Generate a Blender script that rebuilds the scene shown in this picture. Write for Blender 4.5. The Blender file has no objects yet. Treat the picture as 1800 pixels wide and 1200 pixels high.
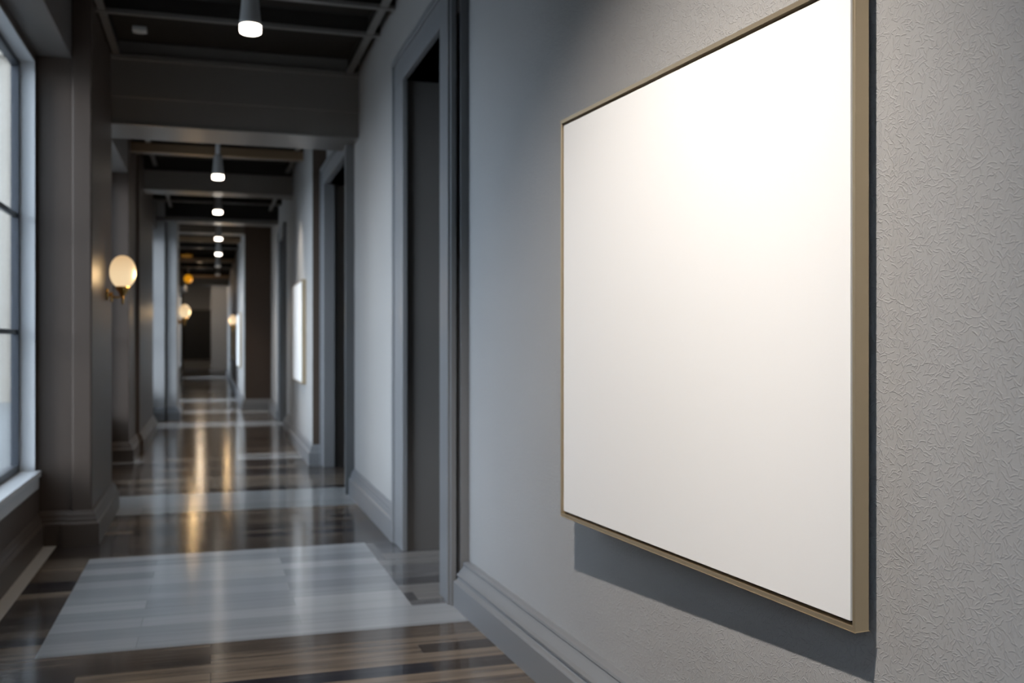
import bpy, bmesh, math, random
from mathutils import Vector, Matrix
C = bpy.context.scene
COL = C.collection
PI = math.pi

# ------------------------------------------------------------------ camera
FPX = 1720.0
EYE = 1.30
YAW = math.atan2(530, 1720)
cam_d = bpy.data.cameras.new('camera')
cam_d.sensor_width = 36.0
cam_d.lens = FPX / 1800 * 36.0
cam_d.clip_start = 0.05
cam_d.clip_end = 300
cam_d.dof.use_dof = True
cam_d.dof.focus_distance = 2.25
cam_d.dof.aperture_fstop = 3.2
cam = bpy.data.objects.new('camera', cam_d)
COL.objects.link(cam)
cam.location = (0, 0, EYE)
cam.rotation_euler = (PI / 2, 0, -YAW)
C.camera = cam

# ------------------------------------------------------------------ world and exposure
w = bpy.data.worlds.new('sky')
C.world = w
w.use_nodes = True
wn = w.node_tree.nodes
wn['Background'].inputs[0].default_value = (0.68, 0.83, 1.0, 1)
wn['Background'].inputs[1].default_value = 6.5
vs = C.view_settings
vs.view_transform = 'Standard'
vs.look = 'None'
vs.gamma = 1
vs.use_curve_mapping = False
vs.exposure = 0.0
C.cycles.use_denoising = True
C.cycles.max_bounces = 10
C.cycles.diffuse_bounces = 5
C.cycles.transparent_max_bounces = 12
C.cycles.sample_clamp_indirect = 6.0

# low hazy sun from behind-left: soft daylight that crosses the corridor through the windows
sun_d = bpy.data.lights.new('hazy_sun', 'SUN')
sun_d.energy = 2.2
sun_d.angle = math.radians(28)
sun_d.color = (0.86, 0.93, 1.0)
sun = bpy.data.objects.new('hazy_sun', sun_d)
COL.objects.link(sun)
sun.location = (-8, -2, 5)
sun.rotation_euler = Vector((1.0, 0.52, -0.27)).to_track_quat('-Z', 'Y').to_euler()

WARM = (1.0, 0.86, 0.70)
AMBER = (1.0, 0.66, 0.32)


def lamp(kind, name, loc, power, col, size=0.03, parent=None, aim=None, angle=60, blend=0.5):
    l = bpy.data.lights.new(name, kind)
    l.energy = power
    l.color = col
    l.shadow_soft_size = size
    if kind == 'SPOT':
        l.spot_size = math.radians(angle)
        l.spot_blend = blend
    o = bpy.data.objects.new(name, l)
    COL.objects.link(o)
    o.location = loc
    if aim is not None:
        o.rotation_euler = (Vector(aim) - Vector(loc)).to_track_quat('-Z', 'Y').to_euler()
    if parent:
        o.parent = parent
    return o


# picture light: the ceiling spot that throws the picture's shadow down the wall
lamp('SPOT', 'picture_spot_light', (-0.22, 1.22, 3.52), 585, (1.0, 0.918, 0.835), 0.025, aim=(1.25, 3.0, 0.25), angle=69, blend=1.0)
# accent spots over the far pictures
lamp('SPOT', 'far_picture_spot_light', (0.45, 11.9, 3.4), 90, (1.0, 0.88, 0.74), 0.03, aim=(1.0, 11.95, 1.7), angle=50, blend=0.8)


# ------------------------------------------------------------------ materials
def mat(name, col, rough=0.5, metal=0.0, spec=0.5, emit=None, estr=0.0):
    m = bpy.data.materials.new(name)
    m.use_nodes = True
    b = m.node_tree.nodes['Principled BSDF']
    b.inputs['Base Color'].default_value = (*col, 1)
    b.inputs['Roughness'].default_value = rough
    b.inputs['Metallic'].default_value = metal
    b.inputs['Specular IOR Level'].default_value = spec
    if emit:
        b.inputs['Emission Color'].default_value = (*emit, 1)
        b.inputs['Emission Strength'].default_value = estr
    return m


def nodes(m):
    nt = m.node_tree
    return nt, nt.nodes, nt.links, nt.nodes['Principled BSDF']


def M_(nt, op, a, b=None, c=None, clamp=False):
    n = nt.nodes.new('ShaderNodeMath')
    n.operation = op
    n.use_clamp = clamp
    for i, v in enumerate((a, b, c)):
        if v is None:
            continue
        if isinstance(v, (int, float)):
            n.inputs[i].default_value = v
        else:
            nt.links.new(v, n.inputs[i])
    return n.outputs[0]


def wall_mat(name, col, bump=0.0, rough=0.6):
    """painted wall; bump > 0 adds the embossed short-stroke wallpaper relief"""
    m = mat(name, col, rough, spec=0.3)
    nt, N, L, B = nodes(m)
    tc = N.new('ShaderNodeTexCoord')
    nz = N.new('ShaderNodeTexNoise')
    nz.inputs['Scale'].default_value = 1.6
    L.new(tc.outputs['Object'], nz.inputs['Vector'])
    mx = N.new('ShaderNodeMix')
    mx.data_type = 'RGBA'
    mx.inputs[6].default_value = (*[v * 0.95 for v in col], 1)
    mx.inputs[7].default_value = (*[min(1, v * 1.05) for v in col], 1)
    L.new(nz.outputs[0], mx.inputs[0])
    L.new(mx.outputs[2], B.inputs['Base Color'])
    if bump:
        sep = N.new('ShaderNodeSeparateXYZ')
        L.new(tc.outputs['Object'], sep.inputs[0])
        tot = None
        for k, (sc, ox, oz, ln, wd) in enumerate(((54, 0, 0, .62, .10), (64, 3.7, 1.3, .60, .11), (74, 8.1, 5.2, .6, .12))):
            u = M_(nt, 'MULTIPLY_ADD', sep.outputs[1], sc, ox)
            v = M_(nt, 'MULTIPLY_ADD', sep.outputs[2], sc, oz)
            cb = N.new('ShaderNodeCombineXYZ')
            L.new(u, cb.inputs[0])
            L.new(v, cb.inputs[1])
            vo = N.new('ShaderNodeTexVoronoi')
            vo.voronoi_dimensions = '2D'
            vo.inputs['Scale'].default_value = 1.0
            L.new(cb.outputs[0], vo.inputs['Vector'])
            d = N.new('ShaderNodeVectorMath')
            d.operation = 'SUBTRACT'
            L.new(cb.outputs[0], d.inputs[0])
            L.new(vo.outputs['Position'], d.inputs[1])
            ds = N.new('ShaderNodeSeparateXYZ')
            L.new(d.outputs[0], ds.inputs[0])
            cs = N.new('ShaderNodeSeparateXYZ')
            L.new(vo.outputs['Color'], cs.inputs[0])
            ang = M_(nt, 'MULTIPLY', cs.outputs[0], 6.2832)
            ca, sa = M_(nt, 'COSINE', ang), M_(nt, 'SINE', ang)
            p = M_(nt, 'ADD', M_(nt, 'MULTIPLY', ds.outputs[0], ca), M_(nt, 'MULTIPLY', ds.outputs[1], sa))
            q = M_(nt, 'SUBTRACT', M_(nt, 'MULTIPLY', ds.outputs[1], ca), M_(nt, 'MULTIPLY', ds.outputs[0], sa))
            q = M_(nt, 'MULTIPLY_ADD', M_(nt, 'MULTIPLY', p, p), 0.35, q)          # a slight bow in each stroke
            a = M_(nt, 'SUBTRACT', 1.0, M_(nt, 'DIVIDE', M_(nt, 'ABSOLUTE', q), wd), clamp=True)
            e = M_(nt, 'MULTIPLY', M_(nt, 'SUBTRACT', ln, M_(nt, 'ABSOLUTE', p)), 5.0, clamp=True)
            st = M_(nt, 'MULTIPLY', a, e)
            keep = M_(nt, 'GREATER_THAN', cs.outputs[1], 0.25)
            st = M_(nt, 'MULTIPLY', st, keep)
            tot = st if tot is None else M_(nt, 'MAXIMUM', tot, st)
        fine = N.new('ShaderNodeTexNoise')
        fine.inputs['Scale'].default_value = 260
        L.new(tc.outputs['Object'], fine.inputs['Vector'])
        h = M_(nt, 'MULTIPLY_ADD', fine.outputs[0], 0.35, tot)
        bp = N.new('ShaderNodeBump')
        bp.inputs['Strength'].default_value = bump
        bp.inputs['Distance'].default_value = 0.0017
        L.new(h, bp.inputs['Height'])
        L.new(bp.outputs[0], B.inputs['Normal'])
    return m


def floor_mat(name, ramp, rough, width, row, seed, seam=0.5):
    m = mat(name, (0.1, 0.1, 0.1), rough, spec=0.5)
    nt, N, L, B = nodes(m)
    tc = N.new('ShaderNodeTexCoord')
    mp = N.new('ShaderNodeMapping')
    mp.inputs['Location'].default_value = (seed, seed * 0.37, 0)
    L.new(tc.outputs['Object'], mp.inputs[0])
    br = N.new('ShaderNodeTexBrick')
    br.offset = 0.37
    br.inputs['Scale'].default_value = 1.0
    br.inputs['Brick Width'].default_value = width
    br.inputs['Row Height'].default_value = row
    br.inputs['Mortar Size'].default_value = 0.0014
    br.inputs['Mortar Smooth'].default_value = 0.2
    br.inputs['Color1'].default_value = (0, 0, 0, 1)
    br.inputs['Color2'].default_value = (1, 1, 1, 1)
    br.inputs['Mortar'].default_value = (0, 0, 0, 1)
    L.new(mp.outputs[0], br.inputs['Vector'])
    # long grain along the plank (across the corridor)
    g = N.new('ShaderNodeMapping')
    g.inputs['Scale'].default_value = (1.3, 26, 1)
    g.inputs['Location'].default_value = (seed * 3, seed, 0)
    L.new(tc.outputs['Object'], g.inputs[0])
    gn = N.new('ShaderNodeTexNoise')
    gn.inputs['Scale'].default_value = 1.0
    gn.inputs['Detail'].default_value = 5
    gn.inputs['Roughness'].default_value = 0.6
    L.new(g.outputs[0], gn.inputs['Vector'])
    bc = N.new('ShaderNodeSeparateXYZ')
    L.new(br.outputs['Color'], bc.inputs[0])
    t = M_(nt, 'MULTIPLY_ADD', gn.outputs[0], 0.9, -0.45)
    t = M_(nt, 'ADD', bc.outputs[0], t, clamp=True)
    cr = N.new('ShaderNodeValToRGB')
    els = cr.color_ramp.elements
    els[0].position, els[0].color = ramp[0][0], (*ramp[0][1], 1)
    els[1].position, els[1].color = ramp[-1][0], (*ramp[-1][1], 1)
    for p, cc in ramp[1:-1]:
        e = els.new(p)
        e.color = (*cc, 1)
    L.new(t, cr.inputs[0])
    mx = N.new('ShaderNodeMix')
    mx.data_type = 'RGBA'
    L.new(br.outputs['Fac'], mx.inputs[0])
    L.new(cr.outputs[0], mx.inputs[6])
    mx.inputs[7].default_value = (*[v * seam for v in ramp[0][1]], 1)
    L.new(mx.outputs[2], B.inputs['Base Color'])
    rr = M_(nt, 'MULTIPLY_ADD', gn.outputs[0], 0.10, rough - 0.05)
    L.new(rr, B.inputs['Roughness'])
    bp = N.new('ShaderNodeBump')
    bp.inputs['Strength'].default_value = 0.6
    bp.inputs['Distance'].default_value = 0.001
    rp = N.new('ShaderNodeMapping')                    # planed ripple running along the planks
    rp.inputs['Scale'].default_value = (0.5, 34, 1)
    L.new(tc.outputs['Object'], rp.inputs[0])
    rn = N.new('ShaderNodeTexNoise')
    rn.inputs['Scale'].default_value = 1.0
    rn.inputs['Detail'].default_value = 3
    L.new(rp.outputs[0], rn.inputs['Vector'])
    h = M_(nt, 'SUBTRACT', M_(nt, 'MULTIPLY', rn.outputs[0], 1.6), M_(nt, 'MULTIPLY', br.outputs['Fac'], 0.4))
    L.new(h, bp.inputs['Height'])
    L.new(bp.outputs[0], B.inputs['Normal'])
    return m


WALL = wall_mat('grey_wallpaper', (0.37, 0.367, 0.365), bump=0.55)
PAINT = wall_mat('grey_wall_paint', (0.36, 0.355, 0.35))
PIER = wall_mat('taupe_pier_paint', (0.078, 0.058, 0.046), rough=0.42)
HEADER = wall_mat('taupe_header_paint', (0.15, 0.135, 0.125), rough=0.5)
TRIM = wall_mat('satin_grey_trim_paint', (0.195, 0.20, 0.21), rough=0.32)
BEAM = wall_mat('dark_taupe_beam_paint', (0.17, 0.155, 0.14), rough=0.35)
CEIL = wall_mat('dark_brown_ceiling', (0.022, 0.019, 0.016), rough=0.8)
RAIL = mat('brushed_dark_rail', (0.27, 0.255, 0.24), 0.3, 0.5)
BRONZE = mat('bronze_rail', (0.30, 0.21, 0.13), 0.35, 0.5)
SILL = mat('pale_sill_paint', (0.55, 0.56, 0.57), 0.4)
WINFRAME = mat('dark_window_metal', (0.045, 0.05, 0.06), 0.4, 0.3)
GOLD = mat('champagne_gold_frame', (0.54, 0.44, 0.30), 0.38, 0.75)
BLACK = mat('black_liner', (0.006, 0.006, 0.006), 0.9)
BRASS = mat('aged_brass', (0.62, 0.38, 0.12), 0.25, 1.0)
SHADE = mat('grey_metal_shade', (0.48, 0.48, 0.48), 0.45, 0.2)
LENS = mat('lit_diffuser', (0.9, 0.9, 0.9), 0.5, emit=(1.0, 0.88, 0.74), estr=9.0)
DIMLENS = mat('dim_diffuser', (0.6, 0.6, 0.6), 0.5, emit=(1.0, 0.88, 0.74), estr=0.12)
AMBERGLASS = mat('amber_lit_glass', (0.25, 0.10, 0.005), 0.3, emit=(1.0, 0.40, 0.012), estr=0.6)
DIMAMBER = mat('dim_amber_glass', (0.20, 0.085, 0.01), 0.3, emit=(1.0, 0.45, 0.05), estr=0.12)
PANEL = mat('black_panel', (0.012, 0.011, 0.010), 0.5)
WHITEBOX = mat('white_plastic', (0.7, 0.7, 0.68), 0.5)
RENDERWALL = wall_mat('cream_exterior_render', (0.41, 0.36, 0.30), rough=0.8)
PAVE = wall_mat('grey_paving', (0.22, 0.22, 0.215), rough=0.8)
PALE_BAND = floor_mat('pale_floor_band', [(0.0, (0.40, 0.41, 0.42)), (0.5, (0.46, 0.465, 0.47)), (1.0, (0.54, 0.54, 0.54))], 0.14, 2.4, 0.5, 7.7, 0.85)  # paler bands across the floor, toned in the base colour
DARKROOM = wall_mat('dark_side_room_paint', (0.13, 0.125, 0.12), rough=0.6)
BORDER = wall_mat('pale_stone_border', (0.55, 0.52, 0.48), rough=0.2)

# canvas: white with a fine weave
CANVAS = mat('white_canvas', (0.84, 0.84, 0.84), 0.75, spec=0.2)
nt, N, L, B = nodes(CANVAS)
_tc = N.new('ShaderNodeTexCoord')
_wv = N.new('ShaderNodeTexNoise')
_wv.inputs['Scale'].default_value = 420
L.new(_tc.outputs['Object'], _wv.inputs['Vector'])
_bp = N.new('ShaderNodeBump')
_bp.inputs['Strength'].default_value = 0.15
_bp.inputs['Distance'].default_value = 0.0005
L.new(_wv.outputs[0], _bp.inputs['Height'])
L.new(_bp.outputs[0], B.inputs['Normal'])

# sconce globe: opal glass lit from inside, brightest below its middle where the bulb sits
GLOBE = mat('lit_opal_glass', (0.14, 0.12, 0.09), 0.4)
nt, N, L, B = nodes(GLOBE)
_tc = N.new('ShaderNodeTexCoord')
_sp = N.new('ShaderNodeVectorMath')
_sp.operation = 'DISTANCE'
_sp.inputs[1].default_value = (0.0, 0.0, 0.09)
L.new(_tc.outputs['Object'], _sp.inputs[0])
_cr = N.new('ShaderNodeValToRGB')
_cr.color_ramp.elements[0].position = 0.055
_cr.color_ramp.elements[0].color = (1.0, 0.78, 0.48, 1)
_cr.color_ramp.elements[1].position = 0.19
_cr.color_ramp.elements[1].color = (0.62, 0.36, 0.16, 1)
L.new(_sp.outputs['Value'], _cr.inputs[0])
L.new(_cr.outputs[0], B.inputs['Emission Color'])
B.inputs['Emission Strength'].default_value = 0.95

# window pane: clear glass with a faint reflection
PANE = bpy.data.materials.new('window_glass')
PANE.use_nodes = True
nt = PANE.node_tree
nt.nodes.remove(nt.nodes['Principled BSDF'])
_t = nt.nodes.new('ShaderNodeBsdfTransparent')
_g = nt.nodes.new('ShaderNodeBsdfGlossy')
_g.inputs['Roughness'].default_value = 0.02
_f = nt.nodes.new('ShaderNodeFresnel')
_f.inputs[0].default_value = 1.45
_m = nt.nodes.new('ShaderNodeMixShader')
nt.links.new(M_(nt, 'MULTIPLY', _f.outputs[0], 0.6), _m.inputs[0])
nt.links.new(_t.outputs[0], _m.inputs[1])
nt.links.new(_g.outputs[0], _m.inputs[2])
nt.links.new(_m.outputs[0], nt.nodes['Material Output'].inputs[0])

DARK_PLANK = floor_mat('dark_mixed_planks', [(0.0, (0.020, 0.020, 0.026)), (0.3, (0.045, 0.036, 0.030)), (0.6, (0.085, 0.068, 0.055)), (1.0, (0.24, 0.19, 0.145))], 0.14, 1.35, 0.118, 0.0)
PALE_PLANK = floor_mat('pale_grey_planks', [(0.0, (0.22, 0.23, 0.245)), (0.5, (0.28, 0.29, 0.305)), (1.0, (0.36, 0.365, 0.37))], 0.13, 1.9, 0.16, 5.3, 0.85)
MID_PLANK = floor_mat('mid_grey_planks', [(0.0, (0.055, 0.055, 0.06)), (0.5, (0.12, 0.12, 0.125)), (1.0, (0.24, 0.23, 0.22))], 0.12, 1.3, 0.16, 2.9)  # paler patch by the doorway, imitating a floor reflection in its colour


# ------------------------------------------------------------------ mesh helpers
class MB:
    def __init__(s):
        s.v, s.f, s.mi, s.sm = [], [], [], []

    def quad(s, *p, mi=0, smooth=False):
        n = len(s.v)
        s.v += [tuple(q) for q in p]
        s.f.append(tuple(range(n, n + len(p))))
        s.mi.append(mi)
        s.sm.append(smooth)

    def box(s, x0, x1, y0, y1, z0, z1, mi=0):
        n = len(s.v)
        s.v += [(x, y, z) for z in (z0, z1) for y in (y0, y1) for x in (x0, x1)]
        for q in ((0, 2, 3, 1), (4, 5, 7, 6), (0, 1, 5, 4), (2, 6, 7, 3), (0, 4, 6, 2), (1, 3, 7, 5)):
            s.f.append(tuple(n + i for i in q))
            s.mi.append(mi)
            s.sm.append(False)
        return s

    def lathe(s, prof, n=32, c=(0, 0, 0), axis='Z', cap=True):
        base = len(s.v)
        for r, z in prof:
            for k in range(n):
                a = 2 * PI * k / n
                p = (r * math.cos(a), r * math.sin(a), z)
                if axis == 'X':
                    p = (p[2], p[0], p[1])
                s.v.append((p[0] + c[0], p[1] + c[1], p[2] + c[2]))
        for i in range(len(prof) - 1):
            for k in range(n):
                a, b = base + i * n + k, base + i * n + (k + 1) % n
                s.f.append((a, b, b + n, a + n))
                s.mi.append(0)
                s.sm.append(True)
        if cap:
            for i, fl in ((0, True), (len(prof) - 1, False)):
                if prof[i][0] > 1e-5:
                    ids = [base + i * n + k for k in range(n)]
                    s.f.append(tuple(reversed(ids)) if fl else tuple(ids))
                    s.mi.append(0)
                    s.sm.append(False)
        return s

    def tube(s, pts, r, n=12):
        P = [Vector(p) for p in pts]
        base = len(s.v)
        for i, p in enumerate(P):
            t = (P[min(i + 1, len(P) - 1)] - P[max(i - 1, 0)]).normalized()
            up = Vector((0, 1, 0)) if abs(t.y) < 0.9 else Vector((1, 0, 0))
            a = t.cross(up).normalized()
            b = t.cross(a)
            for k in range(n):
                an = 2 * PI * k / n
                s.v.append(tuple(p + a * r * math.cos(an) + b * r * math.sin(an)))
        for i in range(len(P) - 1):
            for k in range(n):
                x, y = base + i * n + k, base + i * n + (k + 1) % n
                s.f.append((x, y, y + n, x + n))
                s.mi.append(0)
                s.sm.append(True)
        s.f.append(tuple(base + k for k in range(n)))
        s.f.append(tuple(base + (len(P) - 1) * n + k for k in reversed(range(n))))
        s.mi += [0, 0]
        s.sm += [False, False]
        return s

    def sweep(s, path, prof):
        """profile (offset to the RIGHT of travel, z) swept along an XY path with mitred corners"""
        P = [Vector(p) for p in path]
        offs = []
        for i, p in enumerate(P):
            ns = []
            if i > 0:
                d = (P[i] - P[i - 1]).normalized()
                ns.append(Vector((d.y, -d.x)))
            if i < len(P) - 1:
                d = (P[i + 1] - P[i]).normalized()
                ns.append(Vector((d.y, -d.x)))
            if len(ns) == 2:
                m = (ns[0] + ns[1])
                m = m / max(1e-6, m.dot(ns[0]))
            else:
                m = ns[0]
            offs.append(m)
        base = len(s.v)
        k = len(prof)
        for p, m in zip(P, offs):
            for o, z in prof:
                s.v.append((p.x + m.x * o, p.y + m.y * o, z))
        for i in range(len(P) - 1):
            for j in range(k):
                j2 = (j + 1) % k
                a, b = base + i * k + j, base + i * k + j2
                s.f.append((a, b, b + k, a + k))
                s.mi.append(0)
                s.sm.append(False)
        s.f.append(tuple(base + j for j in range(k)))
        s.f.append(tuple(base + (len(P) - 1) * k + j for j in reversed(range(k))))
        s.mi += [0, 0]
        s.sm += [False, False]
        return s

    def build(s, name, mats, parent=None, bevel=0.0, origin=None):
        me = bpy.data.meshes.new(name)
        o0 = Vector(origin) if origin else Vector((0, 0, 0))
        me.from_pydata([tuple(Vector(v) - o0) for v in s.v], [], s.f)
        if not isinstance(mats, (list, tuple)):
            mats = [mats]
        for m in mats:
            me.materials.append(m)
        for p, mi, sm in zip(me.polygons, s.mi, s.sm):
            p.material_index = mi
            p.use_smooth = sm
        bm = bmesh.new()
        bm.from_mesh(me)
        bmesh.ops.recalc_face_normals(bm, faces=bm.faces)
        bm.to_mesh(me)
        bm.free()
        o = bpy.data.objects.new(name, me)
        COL.objects.link(o)
        o.location = o0
        if parent:
            o.parent = parent
        if bevel:
            md = o.modifiers.new('edge', 'BEVEL')
            md.width = bevel
            md.segments = 3
            md.limit_method = 'ANGLE'
        return o


def struct(o):
    o['kind'] = 'structure'
    return o


def tag(o, label, cat, group=None):
    o['label'] = label
    o['category'] = cat
    if group:
        o['group'] = group
    return o


def empty(name, loc, rz=0.0):
    o = bpy.data.objects.new(name, None)
    o.empty_display_size = 0.1
    COL.objects.link(o)
    o.location = loc
    o.rotation_euler = (0, 0, rz)
    return o


def copy_tree(o, parent=None):
    c = o.copy()
    COL.objects.link(c)
    c.parent = parent
    for ch in list(o.children):
        copy_tree(ch, c)
    return c


def bx(name, m, *d, bevel=0.0):
    return struct(MB().box(*d).build(name, m, bevel=bevel))


# ------------------------------------------------------------------ floor
XR, XL, CZ, Y0, Y1 = 1.17, -1.06, 3.62, -3.2, 42.0
fl = MB()
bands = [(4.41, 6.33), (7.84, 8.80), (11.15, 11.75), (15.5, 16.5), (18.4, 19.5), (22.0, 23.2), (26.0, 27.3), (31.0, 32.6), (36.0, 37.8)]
ys = sorted({Y0, Y1, 4.75, 6.84} | {v for b in bands for v in b})
xs = [-1.36, XL, -0.935, -0.69, 0.30, 0.95, 1.20, 2.9]


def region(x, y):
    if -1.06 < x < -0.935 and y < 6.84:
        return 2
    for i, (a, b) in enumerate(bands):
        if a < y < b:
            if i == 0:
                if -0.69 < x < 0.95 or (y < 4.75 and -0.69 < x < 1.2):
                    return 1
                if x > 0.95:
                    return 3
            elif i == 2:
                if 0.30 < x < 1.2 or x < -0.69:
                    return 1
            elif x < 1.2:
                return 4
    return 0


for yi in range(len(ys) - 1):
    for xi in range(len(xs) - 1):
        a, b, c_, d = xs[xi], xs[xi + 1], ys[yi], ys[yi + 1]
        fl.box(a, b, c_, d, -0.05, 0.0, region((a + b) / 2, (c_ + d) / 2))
struct(fl.build('floor', [DARK_PLANK, PALE_PLANK, BORDER, MID_PLANK, PALE_BAND]))

# ------------------------------------------------------------------ ceiling, beams, rails
bx('ceiling', CEIL, -1.40, 2.9, Y0, Y1, CZ, CZ + 0.15)


def beam(n, y0, y1, z0, m=BEAM, x0=-1.06, x1=1.17, ledge=True, face=None, plate=1):
    b = MB()
    b.box(x0, x1, y0, y1, z0, face or CZ)
    if face:
        b.box(x0, x1, y0 + .03, y1 - .03, face - .01, CZ, mi=2)
    if ledge:                                     # stepped fascia boards and a cap rail on the near face
        b.box(x0, x1, y0 - 0.025, y0, z0 + 0.20, CZ - 0.11)
        b.box(x0, x1, y0 - 0.045, y0, CZ - 0.15, CZ - 0.11)
    b.box(x0, x1, y0 - 0.01, y1 + 0.01, z0 - 0.012, z0, mi=plate)                  # metal soffit plate
    return struct(b.build('trim_%d' % n, [m, RAIL, CEIL], bevel=0.004))


beam(1, 8.10, 8.65, 2.985)
beam(2, 13.1, 13.5, 3.225, ledge=False, face=3.46, plate=0)
beam(3, 17.0, 17.4, 3.29, ledge=False, face=3.35)
beam(4, 19.15, 19.6, 3.345, ledge=False, face=3.46, plate=0)
beam(5, 35.8, 36.05, 3.27, ledge=False)  # beam added to hide the end-wall fill lamp behind it
for i, (y, wd, m) in enumerate(((6.42, .05, RAIL), (7.02, .05, RAIL), (11.6, .10, BRONZE), (12.2, .05, RAIL), (15.0, .06, RAIL), (16.2, .05, RAIL), (21.6, .10, BRONZE), (24.2, .06, RAIL), (27.2, .1, BRONZE), (30.5, .06, RAIL), (34, .08, BRONZE), (38, .06, RAIL))):
    t_ = MB().box(-0.85, 1.165, y - wd / 2, y + wd / 2, 3.49 if wd < .08 else 3.40, 3.515 if wd < .08 else 3.50)
    t_.box(-0.85, 1.165, y - wd * .3, y + wd * .3, 3.51, CZ, mi=1)
    struct(t_.build('trim_%d' % (10 + i), [m, CEIL]))
for i, (x, a, b) in enumerate(((-0.69, 5.0, 8.05), (1.09, 5.0, 8.05), (-0.66, 8.7, 13.05), (0.96, 8.7, 13.05), (-0.62, 13.55, 16.95), (0.96, 13.55, 16.95))):
    struct(MB().box(x - .025, x + .025, a, b, 3.495, 3.515).box(x - .015, x + .015, a, b, 3.51, CZ, mi=1).build('trim_%d' % (30 + i), [RAIL, CEIL]))

# ------------------------------------------------------------------ left side: windows in deep niches between piers
WT = -1.19   # outer face of the window wall
ZS, ZH = 0.48, 3.07


def window_bay(n, ya, yb, wa, wb, cols):
    m = MB()
    m.box(WT, XL, ya, yb, 0, ZS)
    m.box(WT, XL, ya, yb, ZH, 3.12)
    m.box(WT, XL, ya, wa, ZS, ZH)
    m.box(WT, XL, wb, yb, ZS, ZH)
    m.box(XL, XL + 0.016, ya, yb, 0.20, ZS - 0.115)                         # raised panel under the sill
    struct(m.build('wall_left', PIER))
    struct(MB().box(WT, -0.85, ya, yb, 3.12, CZ).build('wall_left', HEADER, bevel=0.006))     # header beam over the niche
    r = MB()
    for a, b in ((wa, wa + .012), (wb - .012, wb)):
        r.box(-1.17, XL + 0.002, a, b, ZS, ZH)
    r.box(-1.17, XL + 0.002, wa, wb, ZH - 0.012, ZH)
    win = MB()
    t = 0.05
    xa, xb = -1.188, -1.145
    win.box(xa, xb, wa, wb, ZS, ZS + t)
    win.box(xa, xb, wa, wb, ZH - t, ZH)
    win.box(xa, xb, wa, wa + t, ZS, ZH)
    win.box(xa, xb, wb - t, wb, ZS, ZH)
    for z in (1.36, 2.09):
        win.box(xa + .01, xb - .01, wa, wb, z - .015, z + .015)
    for k in range(1, cols):
        y = wa + (wb - wa) * k / cols
        win.box(xa + .01, xb - .01, y - .015, y + .015, ZS, ZH)
    o = struct(win.build('window_%d' % n, WINFRAME))
    r.build('window_reveal', SILL, o)
    MB().box(-1.176, -1.170, wa + .01, wb - .01, ZS + .01, ZH - .01).build('pane', PANE, o)
    MB().box(-1.145, XL + 0.035, wa - 0.03, wb + 0.02, ZS - 0.035, ZS + 0.004).box(XL, XL + 0.022, wa - .03, wb + .02, ZS - 0.11, ZS - .03).build('window_sill', SILL, o, bevel=0.004)


window_bay(1, -3.2, 2.6, -2.6, -0.3, 2)
window_bay(2, 3.0, 6.85, 4.3, 6.79, 3)
window_bay(3, 8.2, 11.32, 8.5, 11.27, 3)
window_bay(4, 15.2, 17.0, 15.45, 16.95, 2)
window_bay(5, 18.2, 24.0, 19.0, 23.4, 4)
window_bay(6, 34.0, 39.0, 35.0, 38.5, 3)  # unseen window added to brighten the dark corridor end
bx('wall_left', PIER, WT, -0.85, 2.6, 3.0, 0, CZ, bevel=.006)
# pier 1
bx('wall_left', PIER, WT, -0.845, 6.85, 8.20, 0, CZ, bevel=.008)
bx('wall_left', PIER, -0.85, -0.73, 6.82, 8.15, 0, CZ, bevel=.012)
# pier 2
bx('wall_left', PIER, WT, -0.84, 11.32, 12.4, 0, CZ, bevel=.008)
bx('wall_left', PIER, WT, -0.80, 12.35, 15.20, 0, CZ, bevel=.008)
# pier 3, in paler paint standing in for window light on its faces
bx('wall_left', PAINT, WT, -0.715, 17.0, 18.1, 0, CZ, bevel=.008)
bx('wall_left', PAINT, -0.69, -0.53, 17.06, 18.2, 0, CZ, bevel=.008)
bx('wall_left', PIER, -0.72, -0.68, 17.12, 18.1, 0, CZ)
# plain wall to the end
bx('wall_left', PIER, WT, XL, 24.0, 34.0, 0, CZ)
bx('wall_left', PIER, WT, XL, 39.0, Y1, 0, CZ)

BASE = [(0, 0), (.05, 0), (.05, .135), (.042, .142), (.034, .15), (.034, .162), (.028, .172), (.022, .195), (.014, .203), (.008, .215), (0, .217)]
BASE_NEAR = [(0, 0), (.082, 0), (.082, .122), (.078, .128), (.064, .134), (.058, .142), (.066, .150), (.066, .158), (.054, .166), (.036, .190), (.030, .200), (.034, .206), (.030, .214), (.010, .217), (0, .217)]


def base(name, path, prof=BASE, m=None):
    return struct(MB().sweep(path, prof).build(name, m or TRIM))


# travel so that the room lies to the right of the path
base('baseboard_left', [(XL, -3.2), (XL, 6.85), (-0.85, 6.85), (-0.85, 6.82), (-0.73, 6.82), (-0.73, 8.15), (-0.845, 8.15), (-0.845, 8.2), (XL, 8.2), (XL, 11.32), (-0.84, 11.32), (-0.84, 12.35), (-0.80, 12.35), (-0.80, 15.2), (XL, 15.2)], m=PIER)
base('baseboard_left', [(XL, 15.2), (XL, 17.0), (-0.715, 17.0)])
base('baseboard_left', [(-0.69, 17.06), (-0.53, 17.06), (-0.53, 18.2), (XL, 18.2), (XL, Y1)])

# ------------------------------------------------------------------ right side
W0, WK = 1.221, 0.0402      # near wall runs very slightly away from the corridor axis


def near_x(y):
    return W0 + (4.68 - y) * WK


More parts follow.
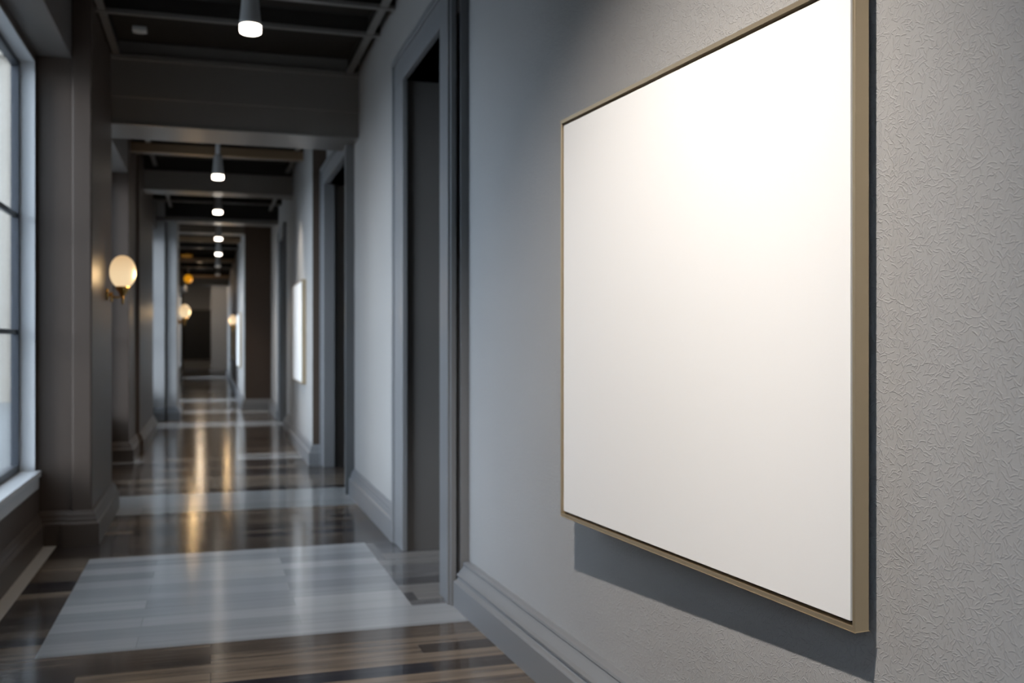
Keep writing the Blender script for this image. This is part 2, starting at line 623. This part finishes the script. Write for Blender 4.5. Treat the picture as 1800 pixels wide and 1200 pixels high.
nw = MB()
p = [(near_x(4.68), 4.68), (near_x(Y0), Y0), (near_x(Y0) + .25, Y0), (W0 + .25, 4.68)]
nw.quad(*[(x, y, 0) for x, y in p])
nw.quad(*[(x, y, CZ) for x, y in p])
for i in range(4):
    (a, b), (c_, d) = p[i], p[(i + 1) % 4]
    nw.quad((a, b, 0), (c_, d, 0), (c_, d, CZ), (a, b, CZ))
struct(nw.build('wall_right', WALL))
base('baseboard_right', [(near_x(4.676), 4.676), (near_x(Y0), Y0)], BASE_NEAR)

DH = 2.925   # door head height


def seg(y0, y1, x=XR, z0=0, m=PAINT, x1=1.47, bevel=0.0):
    return bx('wall_right', m, x, x1, y0, y1, z0, CZ, bevel=bevel)


seg(4.70, 6.06, z0=DH)                   # over door 1
seg(6.06, 8.42)
seg(8.42, 10.35, z0=DH)                  # over door 2
seg(10.35, 10.46)
seg(10.46, 13.2, x=1.03, bevel=.008)
seg(13.2, 15.2, x=1.10)
seg(15.2, 16.5, x=1.10, z0=DH)
seg(16.5, 19.1, x=1.10)
seg(19.1, Y1, x=0.62, m=PAINT)
bx('trim_40', PIER, 1.026, 1.172, 10.44, 10.465, 0, CZ)  # thin board added to darken this pier's near face
bx('trim_41', PIER, 0.617, 1.102, 19.08, 19.105, 0, CZ)  # added likewise, darkening the near face of the far pier
base('baseboard_right', [(XR, 8.36), (XR, 6.30)])
base('baseboard_right', [(1.10, 15.0), (1.10, 13.2), (1.03, 13.2), (1.03, 10.44), (XR, 10.44)])
base('baseboard_right', [(0.62, Y1), (0.62, 19.08), (1.10, 19.08), (1.10, 16.72)])


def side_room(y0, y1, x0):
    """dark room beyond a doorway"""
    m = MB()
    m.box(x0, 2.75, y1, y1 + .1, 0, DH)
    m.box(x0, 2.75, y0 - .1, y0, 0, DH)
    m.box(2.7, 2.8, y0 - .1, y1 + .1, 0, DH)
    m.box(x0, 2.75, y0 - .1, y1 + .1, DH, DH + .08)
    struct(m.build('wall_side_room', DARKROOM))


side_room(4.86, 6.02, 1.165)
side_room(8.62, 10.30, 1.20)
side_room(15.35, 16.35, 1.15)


def casing(n, y0, y1, xf, wall_x, wid=0.19, top=3.11, near=None):
    """door casing: two legs and a head, stepped profile, proud of the wall; xf = front face X"""
    g = MB()
    bb = xf - 0.018                                       # outer back band a little prouder
    for (a, b, oy) in ((y0 - wid * .6, y0 + wid * .4, -1), (y1 - wid * .4, y1 + wid * .6, 1)):
        g.box(xf, wall_x + .06, a, b, 0, DH)
        if oy < 0:
            g.box(bb, xf + .01, a, a + .045, 0, top - .045)
        else:
            g.box(bb, xf + .01, b - .045, b, 0, top - .045)
    g.box(xf, wall_x + .06, y0 - wid * .6, y1 + wid * .6, DH, top)
    g.box(bb, xf + .01, y0 - wid * .6, y1 + wid * .6, top - .045, top)
    return struct(g.build('door_%d' % n, TRIM, bevel=.004))


casing(2, 8.48, 10.30, 1.115, XR)
casing(3, 15.3, 16.4, 1.07, 1.10)
# door 1, the nearest doorway, with its full moulded profile
g = MB()
g.box(1.135, 1.168, 5.99, 6.30, 0, DH)                   # far leg
g.box(1.120, 1.14, 6.255, 6.30, 0, 3.065)
g.box(1.135, 1.25, 4.90, 6.30, DH, 3.11)                  # head
g.box(1.120, 1.14, 4.80, 6.30, 3.065, 3.11)
# near leg in steps: face, fillet, quirk, back band
g.box(1.128, 1.40, 4.78, 4.93, 0, 3.11)
g.box(1.120, 1.15, 4.715, 4.79, 0, 3.11)
g.box(1.132, 1.16, 4.695, 4.72, 0, 3.11)
g.box(1.150, 1.178, 4.76, 4.80, 0, 3.11)
g.box(1.178, 1.225, 4.685, 4.80, 0, CZ)
struct(g.build('door_1', TRIM, bevel=.004))

# ends of the corridor
bx('wall_back', PAINT, WT, 2.0, Y0 - .15, Y0, 0, CZ)
bx('wall_end', PAINT, WT, 1.2, Y1, Y1 + .15, 0, CZ)
bx('wall_end', PAINT, 0.02, 0.62, Y1 - 2.4, Y1, 0, CZ)
base('baseboard_end', [(XL, Y1), (0.02, Y1), (0.02, Y1 - 2.4), (0.62, Y1 - 2.4)])

# ------------------------------------------------------------------ outside the windows
bx('ground', PAVE, -60, WT, -40, 60, -0.35, -0.05)
bw = MB().box(-40, -1.9, 24, 33, -0.05, 7.6).box(-40.1, -1.8, 23.85, 33.1, 7.6, 7.85)
tag(bw.build('building', RENDERWALL), 'pale rendered building wing seen through the tall window at the left edge', 'building')


# ------------------------------------------------------------------ pictures
def picture(name, label, wid, hgt, thick, standoff, group=None):
    """local frame: origin at bottom centre on the wall plane, +X = out of the wall, Y along the wall"""
    r = empty(name, (0, 0, 0))
    tag(r, label, 'picture', group)
    a, b = -wid / 2, wid / 2
    lip = 0.009
    f = MB()
    x0, x1 = standoff, standoff + thick
    o_ = [(a, 0), (b, 0), (b, hgt), (a, hgt)]
    i_ = [(a + lip, lip), (b - lip, lip), (b - lip, hgt - lip), (a + lip, hgt - lip)]
    for k in range(4):
        k2 = (k + 1) % 4
        O, O2, I, I2 = o_[k], o_[k2], i_[k], i_[k2]
        f.quad((x1, *O), (x1, *O2), (x1, *I2), (x1, *I))
        f.quad((x0, *O), (x0, *O2), (x1, *O2), (x1, *O))
        f.quad((x0 + .004, *I), (x0 + .004, *I2), (x1, *I2), (x1, *I))
        f.quad((x0, *O), (x0, *O2), (x0 + .004, *I2), (x0 + .004, *I))
    bmo = f.build('frame', GOLD, r)
    md = bmo.modifiers.new('weld', 'WELD')
    md.merge_threshold = 0.0005
    md = bmo.modifiers.new('edge', 'BEVEL')
    md.width = 0.0016
    md.segments = 2
    MB().box(x0 + .004, x0 + .012, a + lip * .8, b - lip * .8, lip * .8, hgt - lip * .8).build('backing_board', BLACK, r)
    g = 0.010
    MB().box(x0 + .012, x1 - .004, a + lip + g, b - lip - g, lip + g, hgt - lip - g).build('canvas', CANVAS, r, bevel=.001)
    MB().box(0.0, x0 + .006, a + .25, b - .25, hgt - .16, hgt - .11).build('hanging_cleat', BLACK, r)
    return r


pl = Vector((1.1618776, 3.2, 0.6957))
pr = Vector((1.2779103, 1.7304, 0.6957))
wid = (pl - pr).length
hgt = 1.3690
T = 0.037
ax = (pl - pr).normalized()                    # along the picture, away from the viewer
nrm = Vector((-ax.y, ax.x, 0)).normalized()    # out of the wall
if nrm.x > 0:
    nrm = -nrm
SO = 0.055
big = picture('framed_canvas', 'large blank white canvas in thin champagne gold frame on near wall', wid, hgt, T, SO)
big.location = (pl + pr) / 2 - nrm * (T + SO)
big.rotation_euler = (0, 0, math.atan2(nrm.y, nrm.x))
# cleat spans the wedge between frame and wall
art = 'white canvases along the far right wall'
p2 = picture('framed_canvas', 'narrow looking blank white canvas on wall past the second doorway', 1.30, 1.18, .045, .004, art)
p2.location = (1.03, 11.85, 0.82)
p2.rotation_euler = (0, 0, PI)
p3 = picture('framed_canvas', 'small distant white canvas right below the brass wall lamp on right wall', 2.2, 1.15, .045, .004, art)
p3.location = (0.62, 22.2, 0.75)
p3.rotation_euler = (0, 0, PI)
p4 = picture('framed_canvas', 'most distant white canvas on the right wall near the corridor end', 4.0, 1.0, .045, .004, art)
p4.location = (0.62, 29.4, 0.80)
p4.rotation_euler = (0, 0, PI)

dp = empty('wall_panel', (-0.53, Y1, 0.58))
tag(dp, 'dark black rectangular panel on the wall at the corridor end', 'panel')
MB().box(-.54, .54, -.05, 0, 0, 2.0).build('panel_face', PANEL, dp)
pf = MB()
for d in ((-.58, -.54, -.07, 0, -.04, 2.04), (.54, .58, -.07, 0, -.04, 2.04), (-.54, .54, -.07, 0, -.04, 0), (-.54, .54, -.07, 0, 2.0, 2.04)):
    pf.box(*d)
pf.build('frame', BEAM, dp)


# ------------------------------------------------------------------ globe sconces
def sconce(label):
    """origin at the wall, at the globe's foot; +X = out of the wall"""
    r = empty('wall_sconce', (0, 0, 0))
    tag(r, label, 'wall lamp', 'globe wall lamps')
    gl = MB()
    prof = []
    for k in range(25):
        a = -PI / 2 + PI * k / 24
        prof.append((max(1e-6, 0.092 * math.cos(a) ** 0.92 if math.cos(a) > 0 else 1e-6), 0.122 + 0.122 * math.sin(a)))
    gl.lathe(prof, 40, cap=False)
    g = gl.build('globe', GLOBE, r)
    g.location = (0.112, 0, 0)
    MB().lathe([(.012, -.055), (.020, -.05), (.034, -.022), (.050, -.004), (.052, .014), (.046, .016), (.02, .006)], 28, (0.112, 0, 0)).build('cup', BRASS, r)
    MB().lathe([(.005, -.115), (.010, -.108), (.007, -.098), (.011, -.085), (.009, -.052)], 16, (0.112, 0, 0)).build('finial', BRASS, r)
    MB().lathe([(.044, 0.001), (.044, .010), (.030, .018), (.012, .022)], 28, (0, 0, -.045), axis='X').build('backplate', BRASS, r)
    pts = [(0.018, 0, -.045), (.045, 0, -.062), (.075, 0, -.068), (.100, 0, -.058), (.112, 0, -.045)]
    MB().tube(pts, .008).build('arm', BRASS, r)
    for s in (-1, 1):
        MB().lathe([(.004, -.10), (.008, -.094), (.006, -.07), (.009, -.03)], 12, (0.035, s * .028, 0)).build('drop', BRASS, r)
    return r


def sconce_light(r):
    m = r.matrix_basis
    p_ = m @ Vector((0.24, 0, 0.1))
    lamp('POINT', 'sconce_light', p_, 4.5, AMBER, 0.06)


s1 = sconce('nearest lit opal globe sconce on brass bracket on left pier')
spots = [((-0.73, 7.74, 1.69), 0, 'nearest lit opal globe sconce on brass bracket on left pier'),
         ((-0.53, 17.6, 1.69), 0, 'lit globe sconce farther down the left side beside pale piers'),
         ((0.62, 24.2, 1.69), PI, 'distant lit globe sconce on the right wall above white canvases')]
for i, (loc, rz, lab) in enumerate(spots):
    o = s1 if i == 0 else copy_tree(s1)
    o.location = loc
    o.rotation_euler = (0, 0, rz)
    o['label'] = lab
    o.matrix_basis = Matrix.Translation(loc) @ Matrix.Rotation(rz, 4, 'Z')
    sconce_light(o)


# ------------------------------------------------------------------ ceiling pendants
def pendant(label):
    """origin at the bottom of the diffuser"""
    r = empty('pendant_light', (0, 0, 0))
    tag(r, label, 'ceiling light', 'pendant spotlights down the corridor')
    MB().lathe([(.052, .016), (.059, .020), (.061, .03), (.061, .060), (.058, .066)], 32).build('diffuser', LENS, r)
    MB().lathe([(.060, .062), (.062, .066), (.062, .085), (.058, .10), (.050, .19), (.042, .27), (.034, .285)], 32).build('lamp_shade', SHADE, r)
    MB().lathe([(.024, .28), (.024, .535)], 20).build('stem', SHADE, r)
    MB().lathe([(.055, .515), (.055, .545), (.05, .565)], 28).build('ceiling_mount', SHADE, r)
    return r


p0 = pendant('')
ps = [((0.218, 5.79), 'nearest lit pendant spotlight hanging in front of the first beam'),
      ((0.078, 11.2), 'second lit pendant along the corridor just beyond the first beam'),
      ((0.098, 14.24), 'third lit pendant along the corridor below the second one'),
      ((0.134, 17.95), 'fourth lit pendant along the corridor in front of the far beam'),
      ((0.157, 21.1), 'fifth lit pendant along the corridor beyond the far beam'),
      ((0.169, 24.5), 'sixth and fainter pendant far down the corridor'),
      ((0.185, 27.6), 'most distant and faintest pendant near the corridor end')]
for i, ((x, y), lab) in enumerate(ps):
    o = p0 if i == 0 else copy_tree(p0)
    o.location = (x, y, 3.045 if i == 0 else 3.06)
    o['label'] = lab
    if i > 4:                                     # the two farthest are nearly dark
        for ch in o.children:
            if ch.name.startswith('diffuser'):
                ch.data = ch.data.copy()
                ch.data.materials[0] = DIMLENS
    else:
        lamp('SPOT', 'pendant_light_beam', (x, y, 3.06), 85, WARM, 0.05, aim=(x, y, 0), angle=95, blend=0.8)

gp = empty('globe_pendant', (-0.65, 31.6, 3.22))
tag(gp, 'round amber glowing globe lamp under ceiling far down the corridor', 'ceiling light')
MB().lathe([(max(1e-6, .125 * math.sin(PI * k / 20)), -.125 * math.cos(PI * k / 20)) for k in range(21)], 28, cap=False).build('globe', AMBERGLASS, gp)
MB().lathe([(.012, .12), (.012, .37), (.05, .375), (.05, .40)], 14).build('stem', WINFRAME, gp)
cl = empty('ceiling_light', (-0.595, 26.9, 3.55))
tag(cl, 'flat dim amber ceiling light above the amber globe far away', 'ceiling light')
MB().lathe([(.10, -.05), (.14, -.035), (.15, 0)], 28).build('diffuser', DIMAMBER, cl)
MB().lathe([(.155, 0), (.155, .07)], 28).build('mount', BRASS, cl)

det = empty('smoke_detector', (-0.50, 7.72, CZ))
tag(det, 'small pale box fixed to dark ceiling beyond the first rail', 'detector')
MB().box(-.05, .05, -.04, .04, -.035, 0).build('housing', WHITEBOX, det, bevel=.006)
MB().box(-.03, .03, -.025, .025, -.042, -.034).build('cover', WHITEBOX, det, bevel=.004)

# warm far-end light: the amber globe's, plus an added unseen fill lamp
lamp('POINT', 'amber_lamp_light', (-0.3, 31.6, 3.0), 10, (1.0, 0.75, 0.5), 0.1)
lamp('POINT', 'far_end_fill_light', (-0.35, 37.4, 3.5), 60, (1.0, 0.8, 0.6), 0.1)
